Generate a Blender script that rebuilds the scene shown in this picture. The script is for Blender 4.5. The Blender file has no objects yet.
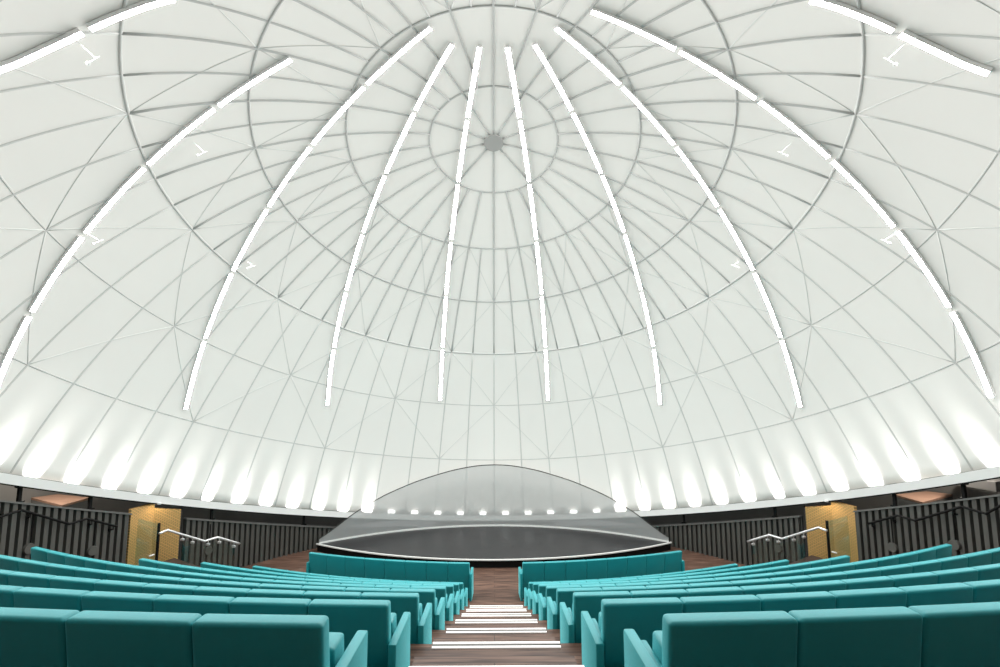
import bpy, bmesh, math, random
from mathutils import Vector, Matrix
random.seed(4)
PI = math.pi
S = bpy.context.scene
C = S.collection
H = 5.74                      # camera eye height above the front floor; world z = H - drop
CY = 8.15                     # plan centre of the dome and the round wall
RW = 10.2                     # radius of the fluted wall
RD = 10.4                     # dome radius
TILT = math.radians(21.2)
RAD = math.radians

# ------------------------------------------------------------------ materials
def mat(name, col, rough=0.6, metal=0.0, emit=None, estr=0.0, spec=0.5, sheen=0.0, noise=None, bump=None, trans=None, alpha=None, sheen_tint=None, coat=0):
    m = bpy.data.materials.new(name); m.use_nodes = True
    nt = m.node_tree; b = nt.nodes['Principled BSDF']
    b.inputs['Base Color'].default_value = (*col, 1); b.inputs['Roughness'].default_value = rough
    b.inputs['Metallic'].default_value = metal; b.inputs['Specular IOR Level'].default_value = spec
    if coat: b.inputs['Coat Weight'].default_value = coat
    if sheen:
        b.inputs['Sheen Weight'].default_value = sheen; b.inputs['Sheen Roughness'].default_value = 0.35
        if sheen_tint: b.inputs['Sheen Tint'].default_value = (*sheen_tint, 1)
    if emit: b.inputs['Emission Color'].default_value = (*emit, 1); b.inputs['Emission Strength'].default_value = estr
    if trans: b.inputs['Transmission Weight'].default_value = trans; b.inputs['IOR'].default_value = 1.05
    if noise or bump:
        tc = nt.nodes.new('ShaderNodeTexCoord'); n = nt.nodes.new('ShaderNodeTexNoise')
        mp = nt.nodes.new('ShaderNodeMapping'); nt.links.new(tc.outputs['Object'], mp.inputs['Vector']); nt.links.new(mp.outputs['Vector'], n.inputs['Vector'])
        n.inputs['Detail'].default_value = 4
        if noise:
            sc, amt = noise[:2]; mp.inputs['Scale'].default_value = sc if isinstance(sc, tuple) else (sc, sc, sc)
            n.inputs['Scale'].default_value = 1
            r = nt.nodes.new('ShaderNodeValToRGB'); nt.links.new(n.outputs['Fac'], r.inputs['Fac'])
            r.color_ramp.elements[0].position = 0.3; r.color_ramp.elements[1].position = 0.7
            r.color_ramp.elements[0].color = (*[c * (1 - amt) for c in col], 1)
            r.color_ramp.elements[1].color = (*[min(1, c * (1 + amt)) for c in col], 1)
            nt.links.new(r.outputs['Color'], b.inputs['Base Color'])
        if bump:
            n2 = nt.nodes.new('ShaderNodeTexNoise'); n2.inputs['Scale'].default_value = bump[0]; nt.links.new(tc.outputs['Object'], n2.inputs['Vector'])
            bp = nt.nodes.new('ShaderNodeBump'); bp.inputs['Strength'].default_value = bump[1]; bp.inputs['Distance'].default_value = 0.01
            nt.links.new(n2.outputs['Fac'], bp.inputs['Height']); nt.links.new(bp.outputs['Normal'], b.inputs['Normal'])
    return m

M = {}
M['skin'] = mat('dome_skin', (0.85, 0.835, 0.805), 0.75, spec=0.2, noise=(0.35, 0.02))
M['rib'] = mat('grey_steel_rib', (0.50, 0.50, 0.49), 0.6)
M['frame_washed'] = mat('light_washed_frame', (0.59, 0.59, 0.575), 0.6)  # paler than the upper steel: wash of light put into the colour
M['brace'] = mat('pale_steel_rod', (0.70, 0.70, 0.68), 0.6)
M['hub'] = mat('hub_grey', (0.36, 0.36, 0.35), 0.6)
M['lip'] = mat('white_painted_rim', (0.80, 0.80, 0.79), 0.6)
M['teal'] = mat('teal_fabric', (0.001, 0.275, 0.305), 0.52, spec=0.65, sheen=1.0, sheen_tint=(0.25, 0.93, 1.0), bump=(900, 0.15))
M['flute'] = mat('charcoal_fluted_panel', (0.075, 0.073, 0.066), 0.55, noise=((3, 3, 0.6), 0.12))
M['dark'] = mat('dark_paint', (0.045, 0.044, 0.042), 0.7)
M['outer'] = mat('outer_wall_grey', (0.16, 0.16, 0.15), 0.8, noise=(0.6, 0.2))
M['black'] = mat('black_paint', (0.006, 0.006, 0.006), 0.6, spec=0.15)
M['deck'] = mat('black_stage_deck', (0.020, 0.0195, 0.021), 0.28, spec=0.4, noise=(2.5, 0.15))
M['edge'] = mat('white_edge_trim', (0.8, 0.8, 0.78), 0.4)
M['steel'] = mat('brushed_steel', (0.75, 0.75, 0.76), 0.3, metal=0.7)
M['white'] = mat('white_housing', (0.8, 0.8, 0.8), 0.5)
M['stairs'] = mat('shade_toned_brown_stair', (0.045, 0.028, 0.022), 0.7)  # brown darkened to carry the shadow over the landing and steps
M['pink'] = mat('pale_timber', (0.36, 0.22, 0.155), 0.6, noise=((2, 14, 2), 0.12))
M['duct'] = mat('grey_sheet_metal', (0.15, 0.15, 0.145), 0.5)
M['led'] = mat('led_diffuser', (0.9, 0.9, 0.9), 0.5, emit=(1.0, 1.0, 0.985), estr=66.0)
M['lens'] = mat('uplight_lens', (0.9, 0.9, 0.9), 0.5, emit=(1.0, 0.99, 0.97), estr=2.0)
M['nosing'] = mat('lit_nosing', (0.85, 0.82, 0.8), 0.4, emit=(1.0, 0.96, 0.93), estr=0.45)

def wood(name, dark, light, plank=0.14, ax=1):
    m = bpy.data.materials.new(name); m.use_nodes = True; nt = m.node_tree; b = nt.nodes['Principled BSDF']
    tc = nt.nodes.new('ShaderNodeTexCoord')
    mp = nt.nodes.new('ShaderNodeMapping'); mp.inputs['Scale'].default_value = (1.6, 26, 26); nt.links.new(tc.outputs['Object'], mp.inputs['Vector'])
    n = nt.nodes.new('ShaderNodeTexNoise'); n.inputs['Scale'].default_value = 1.0; n.inputs['Detail'].default_value = 5; nt.links.new(mp.outputs['Vector'], n.inputs['Vector'])
    br = nt.nodes.new('ShaderNodeTexBrick'); br.inputs['Scale'].default_value = 1; br.inputs['Brick Width'].default_value = 1.7; br.inputs['Row Height'].default_value = plank
    br.inputs['Mortar Size'].default_value = 0.004; br.inputs['Color1'].default_value = (0.72, 0.72, 0.72, 1); br.inputs['Color2'].default_value = (1.15, 1.15, 1.15, 1); br.inputs['Mortar'].default_value = (0.3, 0.3, 0.3, 1)
    nt.links.new(tc.outputs['Object'], br.inputs['Vector'])
    r = nt.nodes.new('ShaderNodeValToRGB'); r.color_ramp.elements[0].position = 0.32; r.color_ramp.elements[1].position = 0.68
    r.color_ramp.elements[0].color = (*dark, 1); r.color_ramp.elements[1].color = (*light, 1); nt.links.new(n.outputs['Fac'], r.inputs['Fac'])
    mx = nt.nodes.new('ShaderNodeMix'); mx.data_type = 'RGBA'; mx.blend_type = 'MULTIPLY'; mx.inputs[0].default_value = 1
    nt.links.new(r.outputs['Color'], mx.inputs[6]); nt.links.new(br.outputs['Color'], mx.inputs[7]); nt.links.new(mx.outputs[2], b.inputs['Base Color'])
    b.inputs['Roughness'].default_value = 0.55; b.inputs['Specular IOR Level'].default_value = 0.3
    return m
M['floor'] = wood('brown_striated_timber_floor', (0.040, 0.019, 0.013), (0.20, 0.115, 0.083))

def gold():
    m = bpy.data.materials.new('gold_mosaic'); m.use_nodes = True; nt = m.node_tree; b = nt.nodes['Principled BSDF']
    tc = nt.nodes.new('ShaderNodeTexCoord'); mp = nt.nodes.new('ShaderNodeMapping'); mp.inputs['Rotation'].default_value = (PI / 2, 0, 0)
    nt.links.new(tc.outputs['Object'], mp.inputs['Vector'])
    br = nt.nodes.new('ShaderNodeTexBrick'); br.inputs['Scale'].default_value = 1; br.inputs['Brick Width'].default_value = 0.10; br.inputs['Row Height'].default_value = 0.036
    br.inputs['Mortar Size'].default_value = 0.008; br.inputs['Color1'].default_value = (0.82, 0.48, 0.18, 1); br.inputs['Color2'].default_value = (0.74, 0.43, 0.16, 1); br.inputs['Mortar'].default_value = (0.36, 0.24, 0.09, 1)
    nt.links.new(mp.outputs['Vector'], br.inputs['Vector']); nt.links.new(br.outputs['Color'], b.inputs['Base Color'])
    b.inputs['Roughness'].default_value = 0.45; b.inputs['Metallic'].default_value = 0.3
    return m
M['gold'] = gold()

def see_through(name, col, fac, rough=0.8, gloss=False):
    """perforated gauze / glass: part of the light goes straight through"""
    m = bpy.data.materials.new(name); m.use_nodes = True; nt = m.node_tree; nt.nodes.clear()
    o = nt.nodes.new('ShaderNodeOutputMaterial'); mx = nt.nodes.new('ShaderNodeMixShader'); t = nt.nodes.new('ShaderNodeBsdfTransparent')
    if gloss: d = nt.nodes.new('ShaderNodeBsdfGlossy'); d.inputs['Roughness'].default_value = 0.05
    else: d = nt.nodes.new('ShaderNodeBsdfDiffuse')
    d.inputs['Color'].default_value = (*col, 1); mx.inputs[0].default_value = fac
    if gloss: t.inputs['Color'].default_value = (0.86, 0.92, 0.90, 1)
    nt.links.new(t.outputs[0], mx.inputs[1]); nt.links.new(d.outputs[0], mx.inputs[2]); nt.links.new(mx.outputs[0], o.inputs[0])
    return m
M['gauze'] = see_through('grey_perforated_gauze', (0.54, 0.55, 0.55), 0.56)
M['glass'] = see_through('clear_glass', (0.9, 0.95, 0.93), 0.07, gloss=True)

# ------------------------------------------------------------------ mesh helpers
def add_box(bm, x0, x1, y0, y1, z0, z1, bevel=0.0, seg=3, mi=0):
    r = bmesh.ops.create_cube(bm, size=1.0)
    vs = r['verts']
    for v in vs:
        v.co = Vector(((x0 + x1) / 2 + v.co.x * (x1 - x0), (y0 + y1) / 2 + v.co.y * (y1 - y0), (z0 + z1) / 2 + v.co.z * (z1 - z0)))
    fs = list({f for v in vs for f in v.link_faces})
    for f in fs: f.material_index = mi
    if bevel:
        es = list({e for v in vs for e in v.link_edges})
        bmesh.ops.bevel(bm, geom=es, offset=bevel, segments=seg, affect='EDGES', profile=0.5)
    return vs

def sweep(bm, pts, ups, prof, closed=False, mi=0, mis=None):
    """sweep a 2-D profile (side, up) along pts; ups give the up vector at each point"""
    n = len(pts); rings = []
    for i in range(n):
        a = pts[(i - 1) % n] if (closed or i > 0) else pts[i]
        b = pts[(i + 1) % n] if (closed or i < n - 1) else pts[i]
        t = (b - a).normalized(); u = ups[i]; s = t.cross(u).normalized(); u2 = s.cross(t).normalized()
        rings.append([bm.verts.new(pts[i] + s * p[0] + u2 * p[1]) for p in prof])
    m = len(prof); rng = range(n if closed else n - 1)
    for i in rng:
        A, B = rings[i], rings[(i + 1) % n]
        for j in range(m):
            f = bm.faces.new((A[j], A[(j + 1) % m], B[(j + 1) % m], B[j])); f.material_index = mis[j] if mis else mi
    if not closed:
        bm.faces.new(rings[0][::-1]).material_index = mi; bm.faces.new(rings[-1]).material_index = mi

def circ(r, n=8): return [(r * math.cos(2 * PI * i / n), r * math.sin(2 * PI * i / n)) for i in range(n)]
def rect(w, h, dz=0): return [(-w / 2, dz - h / 2), (w / 2, dz - h / 2), (w / 2, dz + h / 2), (-w / 2, dz + h / 2)]

def tube(bm, pts, r, n=8, up=Vector((0, 0, 1))):
    ups = [up if abs((pts[min(i + 1, len(pts) - 1)] - pts[max(i - 1, 0)]).normalized().dot(up)) < 0.95 else Vector((1, 0, 0)) for i in range(len(pts))]
    sweep(bm, pts, ups, circ(r, n))

def obj(name, bm, mats, parent=None, smooth=False, matrix=None):
    bmesh.ops.recalc_face_normals(bm, faces=bm.faces)
    me = bpy.data.meshes.new(name); bm.to_mesh(me); bm.free()
    for m in (mats if isinstance(mats, (list, tuple)) else [mats]): me.materials.append(m)
    if smooth:
        for p in me.polygons: p.use_smooth = True
    o = bpy.data.objects.new(name, me); C.objects.link(o)
    if matrix is not None: o.matrix_world = matrix
    if parent: o.parent = parent
    return o
def smooth_by_angle(o, deg=35):
    me = o.data
    for p in me.polygons: p.use_smooth = True
    me.set_sharp_from_angle(angle=RAD(deg))
def thing(name, label, cat, loc=(0, 0, 0), rotz=0, group=None):
    o = bpy.data.objects.new(name, None); C.objects.link(o); o.location = loc; o.rotation_euler = (0, 0, rotz)
    o.empty_display_size = 0.2; o['label'] = label; o['category'] = cat
    if group: o['group'] = group
    return o
def tag(o, label, cat, group=None, kind=None):
    o['label'] = label; o['category'] = cat
    if group: o['group'] = group
    if kind: o['kind'] = kind
    return o
def struct(name, bm, mats, label=None, parent=None, smooth=False):
    o = obj(name, bm, mats, parent, smooth)
    if not parent: o['kind'] = 'structure'
    if label: o['label'] = label
    return o
ORD = ['first', 'second', 'third', 'fourth', 'fifth', 'sixth', 'seventh', 'eighth', 'ninth', 'tenth', 'eleventh', 'twelfth', 'thirteenth', 'fourteenth', 'fifteenth', 'sixteenth', 'seventeenth', 'eighteenth', 'nineteenth']

# ------------------------------------------------------------------ dome frame of reference
cen = Vector((0, RD * 0.840 * math.cos(TILT), H - RD * 0.840 * math.sin(TILT)))
ey = Vector((0, math.cos(TILT), -math.sin(TILT))); ez = Vector((0, math.sin(TILT), math.cos(TILT)))
DM = Matrix(((1, ey.x, ez.x, cen.x), (0, ey.y, ez.y, cen.y), (0, ey.z, ez.z, cen.z), (0, 0, 0, 1)))
def sph(th, az, r=RD):        # th polar angle, az azimuth (0 = towards the rear, 180 = towards the stage), degrees
    t, a = RAD(th), RAD(az)
    return Vector((r * math.sin(t) * math.sin(a), -r * math.sin(t) * math.cos(a), r * math.cos(t)))
def rimz(x, y, off=0.150):    # height of the tilted rim plane above a plan position
    P = cen + ez * (off * RD)
    return P.z - (y - P.y) * math.tan(TILT)
def W(phi, r=RW):             # plan point on the round wall, phi from the stage direction, + to the right
    return Vector((r * math.sin(RAD(phi)), CY + r * math.cos(RAD(phi)), 0))

# ------------------------------------------------------------------ dome (ceiling) with ribs, hoops, braces
RINGS = [0, 9.66, 21.43, 33.23, 45.12, 56.85, 68.84, 80.2]
STEP = 180 / 28
bm = bmesh.new()
NA, NT = 168, 56
for rr in (RD, RD + 0.05):
    rings = []
    for i in range(1, NT + 1):
        th = 80.25 * i / NT
        rings.append([bm.verts.new(sph(th, 360 * j / NA, rr)) for j in range(NA)])
    top = bm.verts.new((0, 0, rr))
    for j in range(NA): bm.faces.new((top, rings[0][j], rings[0][(j + 1) % NA]))
    for i in range(NT - 1):
        for j in range(NA): bm.faces.new((rings[i][j], rings[i + 1][j], rings[i + 1][(j + 1) % NA], rings[i][(j + 1) % NA]))
    if rr == RD: first = rings[-1]
    else:
        for j in range(NA): bm.faces.new((first[j], rings[-1][j], rings[-1][(j + 1) % NA], first[(j + 1) % NA]))
dome = obj('ceiling', bm, M['skin'], smooth=True, matrix=DM)
dome['kind'] = 'structure'; dome['label'] = 'white perforated dome ceiling of the auditorium'
def arc_pts(f, n):
    P = [f(i / (n - 1)) for i in range(n)]; return P, [p.normalized() for p in P]
def rib(th0, th1, az, rad=0.034):      # upper members stouter; lower ones slim, paler colour standing for light washing over them
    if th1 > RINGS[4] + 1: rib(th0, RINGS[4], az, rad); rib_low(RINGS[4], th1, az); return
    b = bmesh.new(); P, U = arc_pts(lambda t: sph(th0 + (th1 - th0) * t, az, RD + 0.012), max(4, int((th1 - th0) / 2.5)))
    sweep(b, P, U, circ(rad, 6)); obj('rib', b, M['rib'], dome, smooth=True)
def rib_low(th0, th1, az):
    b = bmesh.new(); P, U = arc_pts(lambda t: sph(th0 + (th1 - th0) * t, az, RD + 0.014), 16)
    sweep(b, P, U, circ(0.029, 6)); obj('rib', b, M['frame_washed'], dome, smooth=True)
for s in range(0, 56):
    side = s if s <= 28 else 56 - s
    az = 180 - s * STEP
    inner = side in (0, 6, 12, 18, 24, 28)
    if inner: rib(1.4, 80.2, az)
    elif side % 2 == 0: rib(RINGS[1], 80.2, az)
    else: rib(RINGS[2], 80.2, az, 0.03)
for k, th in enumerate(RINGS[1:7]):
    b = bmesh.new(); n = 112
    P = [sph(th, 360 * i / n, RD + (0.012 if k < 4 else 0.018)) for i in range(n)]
    sweep(b, P, [p.normalized() for p in P], circ(0.034 if k < 4 else 0.026, 6), closed=True); obj('hoop', b, M['rib'] if k < 3 else M['frame_washed'], dome, smooth=True)
b = bmesh.new(); bmesh.ops.create_cone(b, cap_ends=True, segments=32, radius1=0.27, radius2=0.27, depth=0.07, matrix=Matrix.Translation((0, 0, RD - 0.02)))
obj('hub', b, M['hub'], dome)
# zigzag rods between hoops
def slerp_arc(a, c, n=9):
    a, c = a.normalized(), c.normalized(); w = a.angle(c); return [(a * math.sin((1 - t) * w) + c * math.sin(t * w)) / math.sin(w) * (RD + 0.004) for t in [i / (n - 1) for i in range(n)]]
for k in range(2, 6):
    off = 0 if k % 2 else 2
    for q in range(14):
        s0 = off + 4 * q
        b = bmesh.new()
        for ds in (-2, 2):
            P = slerp_arc(sph(RINGS[k], 180 - s0 * STEP), sph(RINGS[k + 1], 180 - (s0 + ds) * STEP))
            sweep(b, P, [p.normalized() for p in P], circ(0.014, 5))
        obj('brace', b, M['brace'], dome, smooth=True)
# white rim with black under-edge
b = bmesh.new(); n = 224
P = [sph(80.85, 360 * i / n, 1).normalized() for i in range(n)]
def ring_solid(b, pro, n=224, mi=0, mis=None):   # pro = list of (theta, r) closed section
    R = [[b.verts.new(sph(t, 360 * i / n, r)) for (t, r) in pro] for i in range(n)]
    m = len(pro)
    for i in range(n):
        for j in range(m):
            f = b.faces.new((R[i][j], R[i][(j + 1) % m], R[(i + 1) % n][(j + 1) % m], R[(i + 1) % n][j])); f.material_index = mi
ring_solid(b, [(80.28, RD - 0.20), (80.28, RD - 0.17), (81.1, RD - 0.17), (81.1, RD + 0.06), (81.35, RD + 0.06), (81.35, RD - 0.20)])
ring_solid(b, [(81.36, RD - 0.19), (81.36, RD + 0.06), (81.5, RD + 0.06), (81.5, RD - 0.19)], mi=1)
rim = obj('trim_1', b, [M['lip'], M['black']], matrix=DM); rim['kind'] = 'structure'; rim['label'] = 'white rim running round the foot of the dome'
smooth_by_angle(rim)

# ------------------------------------------------------------------ light strips on the dome
paths = {   # plan positions (x, y) in units of the dome radius, from the foot upwards, right-hand side
 'a': [(0.205, 0.807), (0.195, 0.710), (0.180, 0.596), (0.161, 0.466), (0.138, 0.325), (0.112, 0.176), (0.085, 0.023), (0.056, -0.131), (0.028, -0.282)],
 'b': [(0.573, 0.659), (0.550, 0.570), (0.510, 0.468), (0.457, 0.355), (0.394, 0.233), (0.322, 0.105), (0.244, -0.026), (0.164, -0.158), (0.082, -0.290)],
 'c': [(0.849, 0.365), (0.808, 0.294), (0.747, 0.215), (0.670, 0.131), (0.577, 0.042), (0.473, -0.051), (0.360, -0.144), (0.241, -0.238), (0.118, -0.331)],
 'd': [(0.960, -0.012), (0.915, -0.062), (0.850, -0.111), (0.768, -0.158), (0.670, -0.204), (0.560, -0.248), (0.439, -0.291), (0.311, -0.333), (0.176, -0.373)],
 'e': [(0.668, -0.466), (0.647, -0.463), (0.624, -0.464), (0.599, -0.466), (0.574, -0.469), (0.547, -0.472), (0.520, -0.474), (0.493, -0.475), (0.466, -0.473)],
}
desc = {'a': 'nearest the centre line', 'b': 'second from the centre', 'c': 'third from the centre', 'd': 'fourth from the centre', 'e': 'crossing the upper corner'}
def cat_rom(P, per=14):
    out = []
    Q = [P[0] * 2 - P[1]] + P + [P[-1] * 2 - P[-2]]
    for i in range(1, len(Q) - 2):
        a, b_, c, d = Q[i - 1:i + 3]
        for j in range(per):
            t = j / per; out.append(0.5 * ((2 * b_) + (c - a) * t + (2 * a - 5 * b_ + 4 * c - d) * t * t + (3 * b_ - a - 3 * c + d) * t ** 3))
    out.append(P[-1]); return out
for key, pa in paths.items():
    for sgn, nm in ((-1, 'left'), (1, 'right')):
        P = [Vector((px * sgn, py, math.sqrt(1 - px * px - py * py))) * RD for px, py in (pa[:7] + [(0.385, -0.309)] if key == 'd' and sgn < 0 else pa)]
        P = [p.normalized() * (RD - 0.055) for p in cat_rom(P)]
        L = [0]
        for i in range(1, len(P)): L.append(L[-1] + (P[i] - P[i - 1]).length)
        t = thing('light_strip', f'white linear light strip on the {nm} side of dome, {desc[key]}', 'light strip', group='linear light strips on the dome')
        t.matrix_world = DM
        nseg = max(2, round(L[-1] / 2.0)); sl = L[-1] / nseg
        def at(d):
            for i in range(1, len(P)):
                if L[i] >= d: u = (d - L[i - 1]) / max(1e-9, L[i] - L[i - 1]); return P[i - 1].lerp(P[i], u)
            return P[-1].copy()
        for q in range(nseg):
            a0, a1 = q * sl + 0.06, (q + 1) * sl - 0.06
            pts = [at(a0 + (a1 - a0) * i / 9) for i in range(10)]
            b = bmesh.new()
            sweep(b, pts, [p.normalized() for p in pts], [(-.047, -.02), (.047, -.02), (.047, .045), (-.047, .045)], mi=1, mis=[0, 1, 1, 1])
            obj('light_segment', b, [M['led'], M['white']], t)

# small bracket fittings on the dome
for sgn, nm in ((-1, 'left'), (1, 'right')):
    for i, (px, py) in enumerate(((0.800, -0.135), (0.665, 0.155), (0.610, -0.195), (0.592, -0.455))):
        p = Vector((px * sgn, py, math.sqrt(1 - px * px - py * py))) * RD; r = p.normalized()
        t = thing('bracket_fitting', f'tiny white bracket fitting, {nm} dome half, {("beside the long outer strip", "at the third strip, low", "inside the long outer strip, high", "near the upper corner")[i]}', 'fitting')
        t.matrix_world = DM
        q = p - r * .28 + Vector((-.08 * sgn, .03, 0)); q2 = q + Vector((.16 * sgn, .06, -.02))
        b = bmesh.new(); tube(b, [p - r * .01, q], .006, 6); obj('arm', b, M['lip'], t)
        b = bmesh.new(); tube(b, [q - (q2 - q) * .4, q2], .010, 8); obj('crossbar', b, M['lip'], t)
        b = bmesh.new(); bmesh.ops.create_uvsphere(b, u_segments=12, v_segments=8, radius=.03, matrix=Matrix.Translation(q2)); obj('head', b, M['lip'], t, smooth=True)

# ------------------------------------------------------------------ uplights behind the rim
UPT = 15
for sgn, nm in ((-1, 'left'), (1, 'right')):
    for q in range(19):
        az = (180 - (q + .5) * 4.93) * sgn
        lit = q >= 5
        pos = sph(80.95 if lit else 80.3, az, RD - 0.07)
        r = pos.normalized(); up = (sph(79.3, az, RD) - sph(80.3, az, RD)).normalized(); tg = up.cross(r).normalized()
        lab = f'{"bright" if lit else "dim"} uplight behind the dome rim, {ORD[q]} to the {nm} of the stage centre'
        t = thing('uplight', lab, 'uplight', group='uplights round the foot of the dome')
        t.matrix_world = DM @ Matrix(((tg.x, r.x, up.x, pos.x), (tg.y, r.y, up.y, pos.y), (tg.z, r.z, up.z, pos.z), (0, 0, 0, 1)))
        b = bmesh.new(); add_box(b, -.15, .15, -.035, .03, -.06, .02); obj('housing', b, M['white'], t)
        b = bmesh.new(); add_box(b, -.12, .12, -.03, .025, .022, .125 if not lit else .04, .004, 1); obj('lens', b, M['lens'], t)
        if lit:
            ld = bpy.data.lights.new('uplight_beam', 'AREA'); ld.shape = 'RECTANGLE'; ld.size = 0.30; ld.size_y = 0.05
            ld.energy = 4.6; ld.spread = RAD(42); ld.color = (1, 0.99, 0.96)
            lo = bpy.data.objects.new('uplight_beam', ld); C.objects.link(lo); lo.parent = t
            lo.location = (0, 0.0, 0.05); lo.rotation_euler = (PI - RAD(UPT), 0, 0)

# ------------------------------------------------------------------ floor: curved platforms stepping down to the stage
RC = 30.0                                     # seating rows are arcs about (0, 30)
def drop(k): return 1.038 + 0.533 * (k - 1) + 0.965
def edgeY(k): return 3.385 + 1.284 * (k - 1)
def rowY(k): return 2.12 + 1.285 * (k - 1) if k < 9 else 12.48
def arcy(Yc, x): R = RC - Yc; return RC - math.sqrt(R * R - x * x)
def fz(k): return H - drop(k) if k < 8 else 0.0
b = bmesh.new()
xs = [-10.8 + 0.4 * i for i in range(55)]
def inside(x, y): return x * x + (y - CY) ** 2 < 10.75 ** 2
for k in range(0, 9):
    z = fz(k)
    for i in range(len(xs) - 1):
        cols = []
        for x in (xs[i], xs[i + 1]):
            y0 = -2.7 if k == 0 else arcy(edgeY(k - 1), x)
            y1 = arcy(edgeY(k), x) if k < 8 else 19.2
            m = 4 if k < 8 else 14
            if k == 0: m = 10
            cols.append([(x, y0 + (y1 - y0) * j / m) for j in range(m + 1)])
        for j in range(len(cols[0]) - 1):
            q = [cols[0][j], cols[1][j], cols[1][j + 1], cols[0][j + 1]]
            if any(inside(*p) for p in q) and all(p[1] < 19.3 for p in q):
                b.faces.new([b.verts.new((p[0], p[1], z)) for p in q])
        if k < 8:
            p, p2 = cols[0][-1], cols[1][-1]
            if inside(*p) or inside(*p2):
                z2 = fz(k + 1)
                b.faces.new([b.verts.new(v) for v in ((p[0], p[1], z), (p2[0], p2[1], z), (p2[0], p2[1], z2), (p[0], p[1], z2))])
bmesh.ops.remove_doubles(b, verts=b.verts, dist=1e-4)
floor = struct('floor', b, M['floor'], 'brown timber floor stepping down towards the stage')
for k in range(1, 8):                       # half steps in the centre aisle
    b = bmesh.new(); y = edgeY(k)
    add_box(b, -.66, .66, y - 0.03, y + 0.62, fz(k + 1) - 0.02, (fz(k) + fz(k + 1)) / 2)
    obj('half_step', b, M['floor'], floor)
    t = thing('stair_nosing', f'white lit edge strip of the centre aisle stairs, {ORD[k - 1]} from the camera', 'stair nosing', (0.004 * y, y - 0.02, fz(k)), group='white edge strips down the centre aisle')
    b = bmesh.new(); add_box(b, -.615, .615, -.046, -.022, -.005, .010); add_box(b, -.615, .615, .022, .046, -.03, .010); obj('strip', b, M['nosing'], t)
    b = bmesh.new(); add_box(b, -.615, .615, -.014, .014, -.005, .004); obj('groove', b, M['dark'], t)

# ------------------------------------------------------------------ fluted round wall
def fluted(name, p0, p1, label, zb=-0.05):
    b = bmesh.new(); pitch = 0.86; n = max(1, round((p1 - p0) / pitch)); pitch = (p1 - p0) / n
    prof = []
    for i in range(n):
        a = p0 + i * pitch
        prof += [(a, RW + .09), (a + .10 * pitch, RW), (a + .66 * pitch, RW - 0.0), (a + .74 * pitch, RW + .09)]
    prof.append((p1, RW + .09))
    lo, hi, ob, ot = [], [], [], []
    for a, r in prof:
        p = W(a, r); c0 = W(a, RW); zt = rimz(c0.x, c0.y) - 0.37
        lo.append(b.verts.new((p.x, p.y, zb))); hi.append(b.verts.new((p.x, p.y, zt)))
        p = W(a, RW + .16); ob.append(b.verts.new((p.x, p.y, zb))); ot.append(b.verts.new((p.x, p.y, zt)))
    for i in range(len(prof) - 1):
        b.faces.new((lo[i], lo[i + 1], hi[i + 1], hi[i])); b.faces.new((ob[i], ot[i], ot[i + 1], ob[i + 1])); b.faces.new((hi[i], hi[i + 1], ot[i + 1], ot[i])); b.faces.new((lo[i], ob[i], ob[i + 1], lo[i + 1]))
    for i in (0, -1): b.faces.new((lo[i], hi[i], ot[i], ob[i]))
    w = struct(name, b, M['flute'], label)
    # capping and skirting rails
    for nm, dz, hh in (('capping_rail', -0.37, 0.035),):
        b = bmesh.new(); pts = []
        m = max(6, int((p1 - p0) / 2))
        for i in range(m + 1):
            c0 = W(p0 + (p1 - p0) * i / m, RW + 0.07); q = W(p0 + (p1 - p0) * i / m, RW); pts.append(Vector((c0.x, c0.y, rimz(q.x, q.y) + dz)))
        sweep(b, pts, [Vector((0, 0, 1))] * len(pts), rect(0.2, hh)); obj(nm, b, M['rail_grey'], w)
    return w
M['rail_grey'] = mat('grey_cap', (0.12, 0.12, 0.115), 0.5)
fluted('wall_front', -59.0, 59.0, 'charcoal fluted wall curving behind the stage')
fluted('wall_left', -150, -66.7, 'charcoal fluted wall on the left under the dome rim')
fluted('wall_right', 66.7, 150, 'charcoal fluted wall on the right under the dome rim')
fluted('wall_back', 150, 210, 'charcoal fluted wall behind the camera')
# outer wall of the passage beyond
b = bmesh.new(); n = 96
for r0, r1 in ((12.7, 12.9),):
    V = [[b.verts.new((r * math.sin(2 * PI * i / n), CY + r * math.cos(2 * PI * i / n), z)) for (r, z) in ((r0, -0.2), (r0, 9.4), (r1, 9.4), (r1, -0.2))] for i in range(n)]
    for i in range(n):
        for j in range(4): b.faces.new((V[i][j], V[i][(j + 1) % 4], V[(i + 1) % n][(j + 1) % 4], V[(i + 1) % n][j]))
struct('wall_outer', b, M['outer'], 'dark outer wall of the passage seen through the gap under the dome')

# struts under the rim
for sgn, nm in ((-1, 'left'), (1, 'right')):
    for i, ph in enumerate((79.4, 71.6, 54.9, 39.2)):
        p = W(ph * sgn, RW + 0.12); q = W(ph * sgn, RW); z = rimz(q.x, q.y)
        b = bmesh.new(); add_box(b, -.03, .03, -.03, .03, 0, 0.52); add_box(b, -.08, .08, -.05, .05, 0, .03); add_box(b, -.07, .07, -.05, .05, .32, .36)
        o = obj('strut', b, M['black']); o.location = (p.x, p.y, z - 0.36); o.rotation_euler = (0, 0, -RAD(ph * sgn))
        tag(o, f'short black strut between wall top and dome rim, {nm} side, {ORD[i]} from the camera', 'strut', 'struts under the dome rim')

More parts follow.
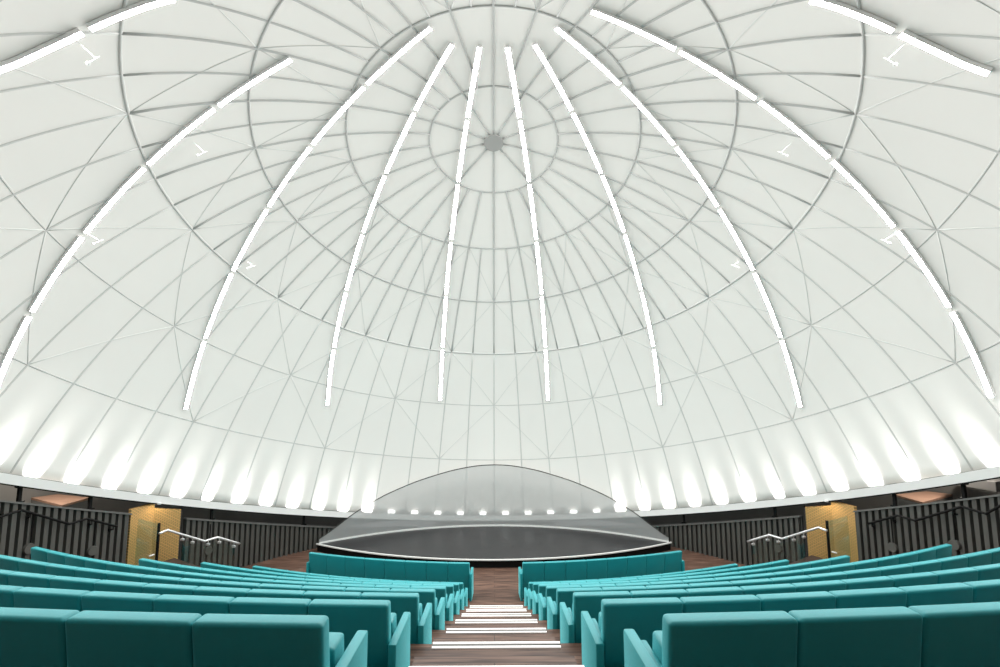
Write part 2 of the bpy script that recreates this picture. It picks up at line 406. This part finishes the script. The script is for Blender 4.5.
# ------------------------------------------------------------------ side entrances, stairs, rails (mirrored)
def mp(sgn, x, y, z): return Vector((x * sgn, y, z))
def prism(b, poly, z0, z1, mi=0):
    lo = [b.verts.new((p[0], p[1], z0)) for p in poly]; hi = [b.verts.new((p[0], p[1], z1 if not callable(z1) else z1(p))) for p in poly]
    b.faces.new(lo[::-1]).material_index = mi; f = b.faces.new(hi); f.material_index = mi
    for i in range(len(poly)): b.faces.new((lo[i], lo[(i + 1) % len(poly)], hi[(i + 1) % len(poly)], hi[i])).material_index = mi
for sgn, nm in ((-1, 'left'), (1, 'right')):
    # gold entrance surround: two faces meeting in a crease, jamb beyond
    A = W(66.7, RW + .02); B_ = W(63.2, RW + .16); D = W(60.0, RW - .05); E = W(59.1, RW + .2)
    t = thing('entrance_surround', f'gold mosaic clad entrance surround set in the {nm} wall', 'entrance')
    def seg(p, q, th, z0, z1, m, name):
        d = (q - p).normalized(); nrm = Vector((d.y, -d.x, 0))
        if nrm.dot(Vector((p.x, p.y - CY, 0))) < 0: nrm = -nrm
        bb = bmesh.new(); L_ = (q - p).length
        # built in a local frame so the mosaic follows the face
        add_box(bb, 0, L_, 0, th, z0, z1)
        o = obj(name, bb, m, t); o.location = (p.x * sgn, p.y, 0); ang = math.atan2(d.y, d.x * sgn)
        if (Vector((nrm.x * sgn, nrm.y, 0)).dot(Vector((-math.sin(ang), math.cos(ang), 0)))) < 0:
            for v in o.data.vertices: v.co.y = -v.co.y
            o.data.flip_normals()
        o.rotation_euler = (0, 0, ang); return o
    zt = H - 3.30
    seg(A, B_, .08, 0.3, zt, M['gold'], 'side_panel'); ep = seg(B_, D, .08, 0.3, zt, M['gold'], 'end_panel')
    L_ = (D - B_).length
    for v in ep.data.vertices:
        if v.co.z > 1: u = v.co.x / L_; v.co.z = (rimz(B_.x, B_.y) * (1 - u) + rimz(D.x, D.y) * u) - .14
    seg(D, E, .06, 0.3, H - 3.62, M['dark'], 'jamb')
    v = W(63.2, 10.14)
    t2 = thing('downlight', f'small downlight under the dome rim above the {nm} gold entrance', 'downlight', (v.x * sgn, v.y, rimz(v.x, v.y) - .06))
    bb = bmesh.new(); bmesh.ops.create_cone(bb, cap_ends=True, segments=16, radius1=.05, radius2=.05, depth=.04, matrix=Matrix.Translation((0, 0, .03))); obj('housing', bb, M['white'], t2)
    ld = bpy.data.lights.new('downlight_beam', 'AREA'); ld.shape = 'DISK'; ld.size = .08; ld.energy = 2.2; ld.color = (1, .85, .65)
    lo = bpy.data.objects.new('downlight_beam', ld); C.objects.link(lo); lo.parent = t2
    # landing and short stairs along the wall
    zl = H - 4.86
    t = thing('side_stairs', f'short shade-darkened stairs and landing along the {nm} wall below the gold entrance', 'stairs')
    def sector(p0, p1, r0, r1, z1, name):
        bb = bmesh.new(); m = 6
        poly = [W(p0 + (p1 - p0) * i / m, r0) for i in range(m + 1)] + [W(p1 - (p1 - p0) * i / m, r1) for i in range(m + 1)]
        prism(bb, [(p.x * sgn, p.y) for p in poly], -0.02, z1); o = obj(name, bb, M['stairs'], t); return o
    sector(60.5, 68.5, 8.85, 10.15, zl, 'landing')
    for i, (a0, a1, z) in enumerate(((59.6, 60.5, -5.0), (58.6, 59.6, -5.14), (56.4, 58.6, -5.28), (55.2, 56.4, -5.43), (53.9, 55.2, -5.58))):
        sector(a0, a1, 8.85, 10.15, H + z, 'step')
        bb = bmesh.new(); p, q = W(a0 + .1, 8.9), W(a0 + .1, 10.1); tube(bb, [Vector((p.x * sgn, p.y, H + z + .01)), Vector((q.x * sgn, q.y, H + z + .01))], 0.02); obj('nosing', bb, M['edge'], t)
    # upper side stairs along the wall behind row four
    t = thing('side_stairs', f'narrow side stairs between the seat rows and the {nm} fluted wall, white edged', 'stairs')
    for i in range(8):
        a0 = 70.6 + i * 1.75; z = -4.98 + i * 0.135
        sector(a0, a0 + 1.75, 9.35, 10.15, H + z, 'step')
        bb = bmesh.new(); p, q = W(a0 + .12, 9.38), W(a0 + .12, 10.12); tube(bb, [Vector((p.x * sgn, p.y, H + z + .01)), Vector((q.x * sgn, q.y, H + z + .01))], 0.018); obj('nosing', bb, M['edge'], t)
    # glass panel and post before the entrance
    t = thing('glass_screen', f'frameless glass screen with dark post in front of the {nm} gold entrance', 'glass screen')
    r = RW - 0.18
    a, c = W(66.3, r), W(63.4, r)
    bb = bmesh.new(); d = (c - a).normalized(); nn = Vector((d.y, -d.x, 0)) * .012
    for off in (0,):
        v = [bb.verts.new(x) for x in (mp(sgn, *(a + nn).xy, zl), mp(sgn, *(c + nn).xy, zl), mp(sgn, *(c + nn).xy, H - 3.80), mp(sgn, *(a + nn).xy, H - 3.53))]
        w_ = [bb.verts.new(x) for x in (mp(sgn, *(a - nn).xy, zl), mp(sgn, *(c - nn).xy, zl), mp(sgn, *(c - nn).xy, H - 3.80), mp(sgn, *(a - nn).xy, H - 3.53))]
        bb.faces.new(v); bb.faces.new(w_[::-1])
        for i in range(4): bb.faces.new((v[i], w_[i], w_[(i + 1) % 4], v[(i + 1) % 4]))
    obj('glass_pane', bb, M['glass'], t)
    bb = bmesh.new(); add_box(bb, c.x * sgn - .025, c.x * sgn + .025, c.y - .025, c.y + .025, zl, H - 3.78); obj('post', bb, M['black'], t)
    bb = bmesh.new(); h = W(63.9, r - .04); h2 = W(64.6, r - .04); tube(bb, [mp(sgn, h.x, h.y, H - 4.55), mp(sgn, h2.x, h2.y, H - 4.55)], 0.02); obj('latch', bb, M['steel'], t)
    # white handrail on glass
    rr = 9.3
    pts = [(65.7, -3.84), (64.5, -3.81), (58.6, -4.37), (56.5, -4.36), (52.7, -4.71)]
    t = thing('handrail', f'white kinked handrail on glass panels beside the {nm} side stairs', 'handrail')
    P = []
    for (p0, z0), (p1, z1) in zip(pts, pts[1:]):
        for i in range(5): u = i / 5; v = W(p0 + (p1 - p0) * u, rr); P.append(mp(sgn, v.x, v.y, H + z0 + (z1 - z0) * u))
    v = W(pts[-1][0], rr); P.append(mp(sgn, v.x, v.y, H + pts[-1][1]))
    bb = bmesh.new(); tube(bb, P, 0.028, 10); obj('rail', bb, M['steel'], t, smooth=True)
    for (p0, z) in ((62.0, -4.05), (60.4, -4.20), (57.9, -4.37), (56.1, -4.40), (53.6, -4.63)):
        v = W(p0, rr + .03); v2 = W(p0 - 1.0, rr + .03)
        bb = bmesh.new(); add_box(bb, v.x * sgn - .045, v.x * sgn + .045, v.y - .03, v.y + .03, H + z - .15, H + z - .09, .01, 1); add_box(bb, v.x * sgn - .01, v.x * sgn + .01, v.y - .01, v.y + .01, H + z - .10, H + z - .0); obj('bracket', bb, M['steel'], t)
    for (p0, p1, ztp0, ztp1, zb0) in ((61.9, 59.0, -4.18, -4.45, -4.95), (58.5, 56.3, -4.5, -4.5, -5.25), (56.0, 53.4, -4.53, -4.77, -5.6)):
        a, c = W(p0, rr + .05), W(p1, rr + .05); bb = bmesh.new(); d = (c - a).normalized(); nn = Vector((d.y, -d.x, 0)) * .008
        v = [bb.verts.new(mp(sgn, *q.xy, z)) for q, z in ((a + nn, H + zb0), (c + nn, H + zb0), (c + nn, H + ztp1), (a + nn, H + ztp0))]
        w_ = [bb.verts.new(mp(sgn, *q.xy, z)) for q, z in ((a - nn, H + zb0), (c - nn, H + zb0), (c - nn, H + ztp1), (a - nn, H + ztp0))]
        bb.faces.new(v); bb.faces.new(w_[::-1])
        for i in range(4): bb.faces.new((v[i], w_[i], w_[(i + 1) % 4], v[(i + 1) % 4]))
        obj('glass_pane', bb, M['glass'], t)
    # black handrail on the near wall
    pts = [(96, -1.55), (90, -2.1), (87, -2.12), (82.0, -2.71), (79.8, -2.73), (74.5, -3.26), (72.5, -3.26), (68.7, -3.64)]
    pts[3] = (83.5, -2.62)
    pts = [(92, -1.75), (88.5, -2.2), (85.5, -2.22), (82.2, -2.73), (79.8, -2.70), (74.5, -3.26), (72.5, -3.24), (68.7, -3.62)]
    P = []
    for (p0, z0), (p1, z1) in zip(pts, pts[1:]):
        for i in range(4): u = i / 4; v = W(p0 + (p1 - p0) * u, RW - .09); P.append(mp(sgn, v.x, v.y, H + z0 + (z1 - z0) * u))
    v = W(pts[-1][0], RW - .09); P.append(mp(sgn, v.x, v.y, H + pts[-1][1]))
    t = thing('handrail', f'black kinked handrail fixed to the {nm} fluted wall', 'handrail')
    bb = bmesh.new(); tube(bb, P, 0.025, 8); obj('rail', bb, M['black'], t, smooth=True)
    for p0, z in ((87, -2.21), (78.9, -2.80), (71.9, -3.31), (69.2, -3.57)):
        v = W(p0, RW - .09); v2 = W(p0, RW + .02); bb = bmesh.new(); tube(bb, [mp(sgn, v.x, v.y, H + z), mp(sgn, v.x, v.y, H + z - .09), mp(sgn, v2.x, v2.y, H + z - .11)], 0.018, 6)
        bmesh.ops.create_cone(bb, cap_ends=True, segments=12, radius1=.045, radius2=.045, depth=.03, matrix=Matrix.Translation(mp(sgn, v2.x, v2.y, H + z - .11)) @ Matrix.Rotation(-RAD(p0 * sgn), 4, 'Z') @ Matrix.Rotation(PI / 2, 4, 'X'))
        obj('bracket', bb, M['black'], t)
    # round wall lights with a conduit
    for i, (p0, z) in enumerate(((78.4, -3.57), (71.3, -4.05), (55.4, -4.95))):
        v = W(p0, RW - .03)
        t = thing('wall_lamp', f'round dark grey step lamp low on the {nm} fluted wall, {ORD[i]} from the camera', 'wall lamp', (v.x * sgn, v.y, H + z), -RAD(p0 * sgn), group='round step lamps on the fluted walls')
        bb = bmesh.new(); bmesh.ops.create_cone(bb, cap_ends=True, segments=28, radius1=.115, radius2=.10, depth=.06, matrix=Matrix.Rotation(PI / 2, 4, 'X')); obj('lamp_housing', bb, M['flute'], t)
        bb = bmesh.new(); tube(bb, [Vector((.02, 0.01, .12)), Vector((.02, 0.01, .75))], .012, 6); obj('conduit', bb, M['black'], t)
    # timber topped cabinet in the passage
    bb = bmesh.new(); top = [(-12.0, 12.2), (-11.65, 12.55), (-10.5, 12.2), (-10.5, 11.45)]
    poly = [(-x * sgn, y) for x, y in top]
    t = thing('cabinet', f'pale timber topped cabinet in the passage behind the {nm} fluted wall', 'cabinet')
    prism(bb, poly, 0, H - 3.06); obj('cabinet_body', bb, M['outer'], t)
    bb = bmesh.new(); prism(bb, poly, H - 3.05, H - 3.0); obj('cabinet_top', bb, M['pink'], t)
    v = W(74.5, 11.5)
    t = thing('added_passage_lamp', f'added unseen lamp in the passage behind the {nm} fluted wall', 'lamp', (v.x * sgn, v.y, H - 1.5))  # added out of sight to brighten the cabinet top and the gap
    bb = bmesh.new(); add_box(bb, -.3, .3, -.08, .08, 0, .06, .01, 1); obj('housing', bb, M['white'], t)
    ld = bpy.data.lights.new('added_passage_light', 'AREA'); ld.shape = 'RECTANGLE'; ld.size = .55; ld.size_y = .14; ld.energy = 45; ld.color = (1, .9, .8)
    lo = bpy.data.objects.new('added_passage_light', ld); C.objects.link(lo); lo.parent = t; lo.location = (0, 0, -.01)
# grey duct at the right behind the wall
bb = bmesh.new(); add_box(bb, -.5, .5, -.2, .2, -.12, .12, .01, 1)
o = obj('air_duct', bb, M['duct']); o.location = (11.75, 11.35, H - 2.5); o.rotation_euler = (0, 0, RAD(-75)); tag(o, 'grey sheet metal air duct in the passage beyond the right fluted wall', 'duct')

# ------------------------------------------------------------------ stage
def circ3(xe, ye, ym):      # arc through (-xe,ye),(0,ym),(xe,ye)
    s = ym - ye; R = (xe * xe + s * s) / (2 * abs(s)); yc = ym - math.copysign(R, s); return R, yc, math.copysign(1, s)
def arcpts(xe, ye, ym, n):
    R, yc, sg = circ3(xe, ye, ym); return [(x, yc + sg * math.sqrt(R * R - x * x)) for x in [-xe + 2 * xe * i / n for i in range(n + 1)]]
ZS = 0.24; XE, YE = 6.02, 16.05
near = arcpts(XE, YE, 14.6, 48); far = arcpts(XE, YE, 17.86, 48)
t = thing('stage', 'low black lens-shaped stage with a white edge at the front of the auditorium', 'stage')
b = bmesh.new()
for i in range(48):
    a, c, d, e = near[i], near[i + 1], far[i + 1], far[i]
    V = [b.verts.new((p[0], p[1], ZS)) for p in (a, c, d, e)]
    try: b.faces.new(V)
    except ValueError: pass
bmesh.ops.remove_doubles(b, verts=b.verts, dist=1e-4)
obj('deck', b, M['deck'], t)
b = bmesh.new()
poly = near + far[::-1][1:-1]
prism(b, [(p[0] * .995, 16.1 + (p[1] - 16.1) * .985) for p in poly], 0.0, ZS - 0.012); obj('riser', b, M['black'], t)
b = bmesh.new(); pts = [Vector((p[0], p[1], ZS)) for p in near]; sweep(b, pts, [Vector((0, 0, 1))] * len(pts), rect(.05, .035)); obj('front_edge', b, M['edge'], t)
b = bmesh.new(); pts = [Vector((p[0] * .985, p[1], ZS + .02)) for p in far]; sweep(b, pts, [Vector((0, 0, 1))] * len(pts), rect(.05, .06)); obj('back_edge', b, M['edge'], t)

# arched gauze screen standing on the back edge of the stage
prof = [(-175.5, 539), (-168, 535), (-146, 515), (-114, 497), (-78, 481.7), (-43.5, 471.3), (-18, 466.4), (0, 465.6), (18, 466.4), (46, 471.5), (82, 482.5), (114, 496), (146, 516), (168, 533.5), (175.5, 538.5)]
P6 = RAD(6.0)
def screen_top(px, X, Y):      # height that puts the top edge where the arch is seen
    s = Y; y = None
    for a, c in zip(prof, prof[1:]):
        if a[0] <= px <= c[0]: u = (px - a[0]) / (c[0] - a[0]); y = a[1] + (c[1] - a[1]) * u
    if y is None: y = 539
    tt = (y - 333.5) / 453.5; return H - Y * (tt * math.cos(P6) - math.sin(P6)) / (math.cos(P6) + tt * math.sin(P6))
heights = []
for X, Y in far:
    tt = 0.42; s = Y / (math.cos(P6) + tt * math.sin(P6)); heights.append(max(ZS + .04, screen_top(453.5 * X / s, X, Y)))
heights = [(heights[i] + heights[48 - i]) / 2 for i in range(49)]
for _ in range(2): heights = [heights[0]] + [(heights[i - 1] + 2 * heights[i] + heights[i + 1]) / 4 for i in range(1, 48)] + [heights[48]]
t = thing('gauze_screen', 'translucent grey arched screen standing along the back edge of the stage', 'screen')
b = bmesh.new()
F = [(b.verts.new((p[0] * .985, p[1], ZS + .05)), b.verts.new((p[0] * .985, p[1], h))) for p, h in zip(far, heights)]
for i in range(48): b.faces.new((F[i][0], F[i + 1][0], F[i + 1][1], F[i][1]))
obj('gauze', b, M['gauze'], t)
b = bmesh.new(); pts = [Vector((p[0] * .985, p[1], h)) for p, h in zip(far, heights)]; sweep(b, pts, [Vector((0, 1, 0))] * len(pts), circ(.016, 6)); obj('top_edge', b, M['dark'], t)

# ------------------------------------------------------------------ seats
def rbox(x0, x1, y0, y1, z0, z1, bev, seg=3):
    b = bmesh.new(); add_box(b, x0, x1, y0, y1, z0, z1, bev, seg); return b
SW = 0.562
def build_seat():
    t = thing('auditorium_seat', '', 'seat')
    b = rbox(-SW / 2, SW / 2, 0, .10, .015, .945, .022, 4)
    for v in b.verts:                       # the back leans a little
        v.co.y += (.945 - v.co.z) * .14
    o = obj('backrest', b, M['teal'], t); smooth_by_angle(o, 40)
    b = rbox(-SW / 2 + .042, SW / 2 - .015, .22, .38, .40, .73, .02, 3)      # tipped-up cushion
    for v in b.verts: v.co.y += (.74 - v.co.z) * .14 - .02
    o = obj('seat_cushion', b, M['teal'], t); smooth_by_angle(o, 40)
    b = rbox(-SW / 2, -SW / 2 + .04, .16, .44, .02, .64, .012, 2); o = obj('armrest', b, M['teal'], t); smooth_by_angle(o, 40)
    for ch in t.children:                   # tapers to the front, as the rows are curved
        for v in ch.data.vertices: v.co.x *= 1 - max(0, v.co.y) * .058
    return t
proto = build_seat()
def panel(sgn):
    x0, x1 = (SW / 2 + .004, SW / 2 + .062)
    if sgn < 0: x0, x1 = -x1, -x0
    b = rbox(x0, x1, .005, .475, 0.0, .68, .012, 2)
    me_o = obj('side_panel', b, M['teal']); smooth_by_angle(me_o, 40); return me_o
pan = {1: panel(1), -1: panel(-1)}
NSEAT = {1: 6, 2: 9, 3: 12, 4: 15, 5: 15, 6: 12, 7: 11, 8: 10, 9: 8}
WS = {1: .60, 2: .587, 3: .582, 4: .58, 5: .556, 6: .566, 7: .565, 8: .558, 9: .578}
first = True
rowname = ['nearest row', 'second row from camera', 'third row from camera', 'fourth row from camera', 'fifth row from camera', 'sixth row from camera', 'seventh row from camera', 'eighth row from camera', 'front row by the stage']
for k in range(1, 10):
    Y = rowY(k); R = RC - Y; w = WS.get(k, .570); z = fz(min(k, 8)) + 0.002
    for sgn, nm in ((-1, 'left'), (1, 'right')):
        for j in range(NSEAT[k]):
            w = WS.get(k, .570) - (.009 if k == 5 and sgn > 0 else 0)
            a = ((.768 if k < 9 else .70) + w * (j + .5)) / R * sgn
            if first: t = proto; first = False
            else:
                t = proto.copy(); C.objects.link(t)
                for ch in proto.children:
                    if ch.name.startswith('side_panel'): continue
                    c = ch.copy(); C.objects.link(c); c.parent = t
            x = R * math.sin(a) + .0035 * Y
            t.location = (x, RC - R * math.cos(a), z); t.rotation_euler = (0, 0, a); t.scale = ((w - .003) / SW, 1, 1 if k == 9 else (drop(k) - (1.075 + .520 * (k - 1))) / .945)
            if j in (0, NSEAT[k] - 1):
                s2 = -sgn if j == 0 else sgn
                c = pan[s2].copy(); C.objects.link(c); c.parent = t
            where = 'at the aisle' if j == 0 else (f'{ORD[j]} from the aisle' if j < NSEAT[k] - 1 else 'at the wall end')
            t['label'] = f'teal upholstered seat, {nm} block, {rowname[k - 1]}, {where}'; t['category'] = 'seat'; t['group'] = f'teal seats, {nm} block, {rowname[k - 1]}'
for s in (1, -1): bpy.data.objects.remove(pan[s])

# ------------------------------------------------------------------ world, camera
w = bpy.data.worlds.new('world'); S.world = w; w.use_nodes = True
w.node_tree.nodes['Background'].inputs[0].default_value = (1, 1, 1, 1); w.node_tree.nodes['Background'].inputs[1].default_value = 0.12
cd = bpy.data.cameras.new('camera'); cam = bpy.data.objects.new('camera', cd); C.objects.link(cam); S.camera = cam
cam.location = (0, 0, H); cam.rotation_euler = (Matrix.Rotation(RAD(-0.3), 3, 'Z') @ Matrix.Rotation(PI / 2 + RAD(6.0), 3, 'X') @ Matrix.Rotation(RAD(-0.13), 3, 'Z')).to_euler()
cd.sensor_width = 36; cd.lens = 36 * 453.5 / 1000; cd.shift_x = (500 - 496.3) / 1000; cd.shift_y = -0.001; cd.clip_start = 0.05
S.view_settings.view_transform = 'Standard'; S.view_settings.look = 'None'; S.view_settings.gamma = 1; S.view_settings.exposure = 0.22
S.view_settings.use_curve_mapping = False
S.cycles.max_bounces = 10; S.cycles.diffuse_bounces = 8; S.cycles.transparent_max_bounces = 12
S.cycles.use_denoising = True
S.cycles.sample_clamp_indirect = 6
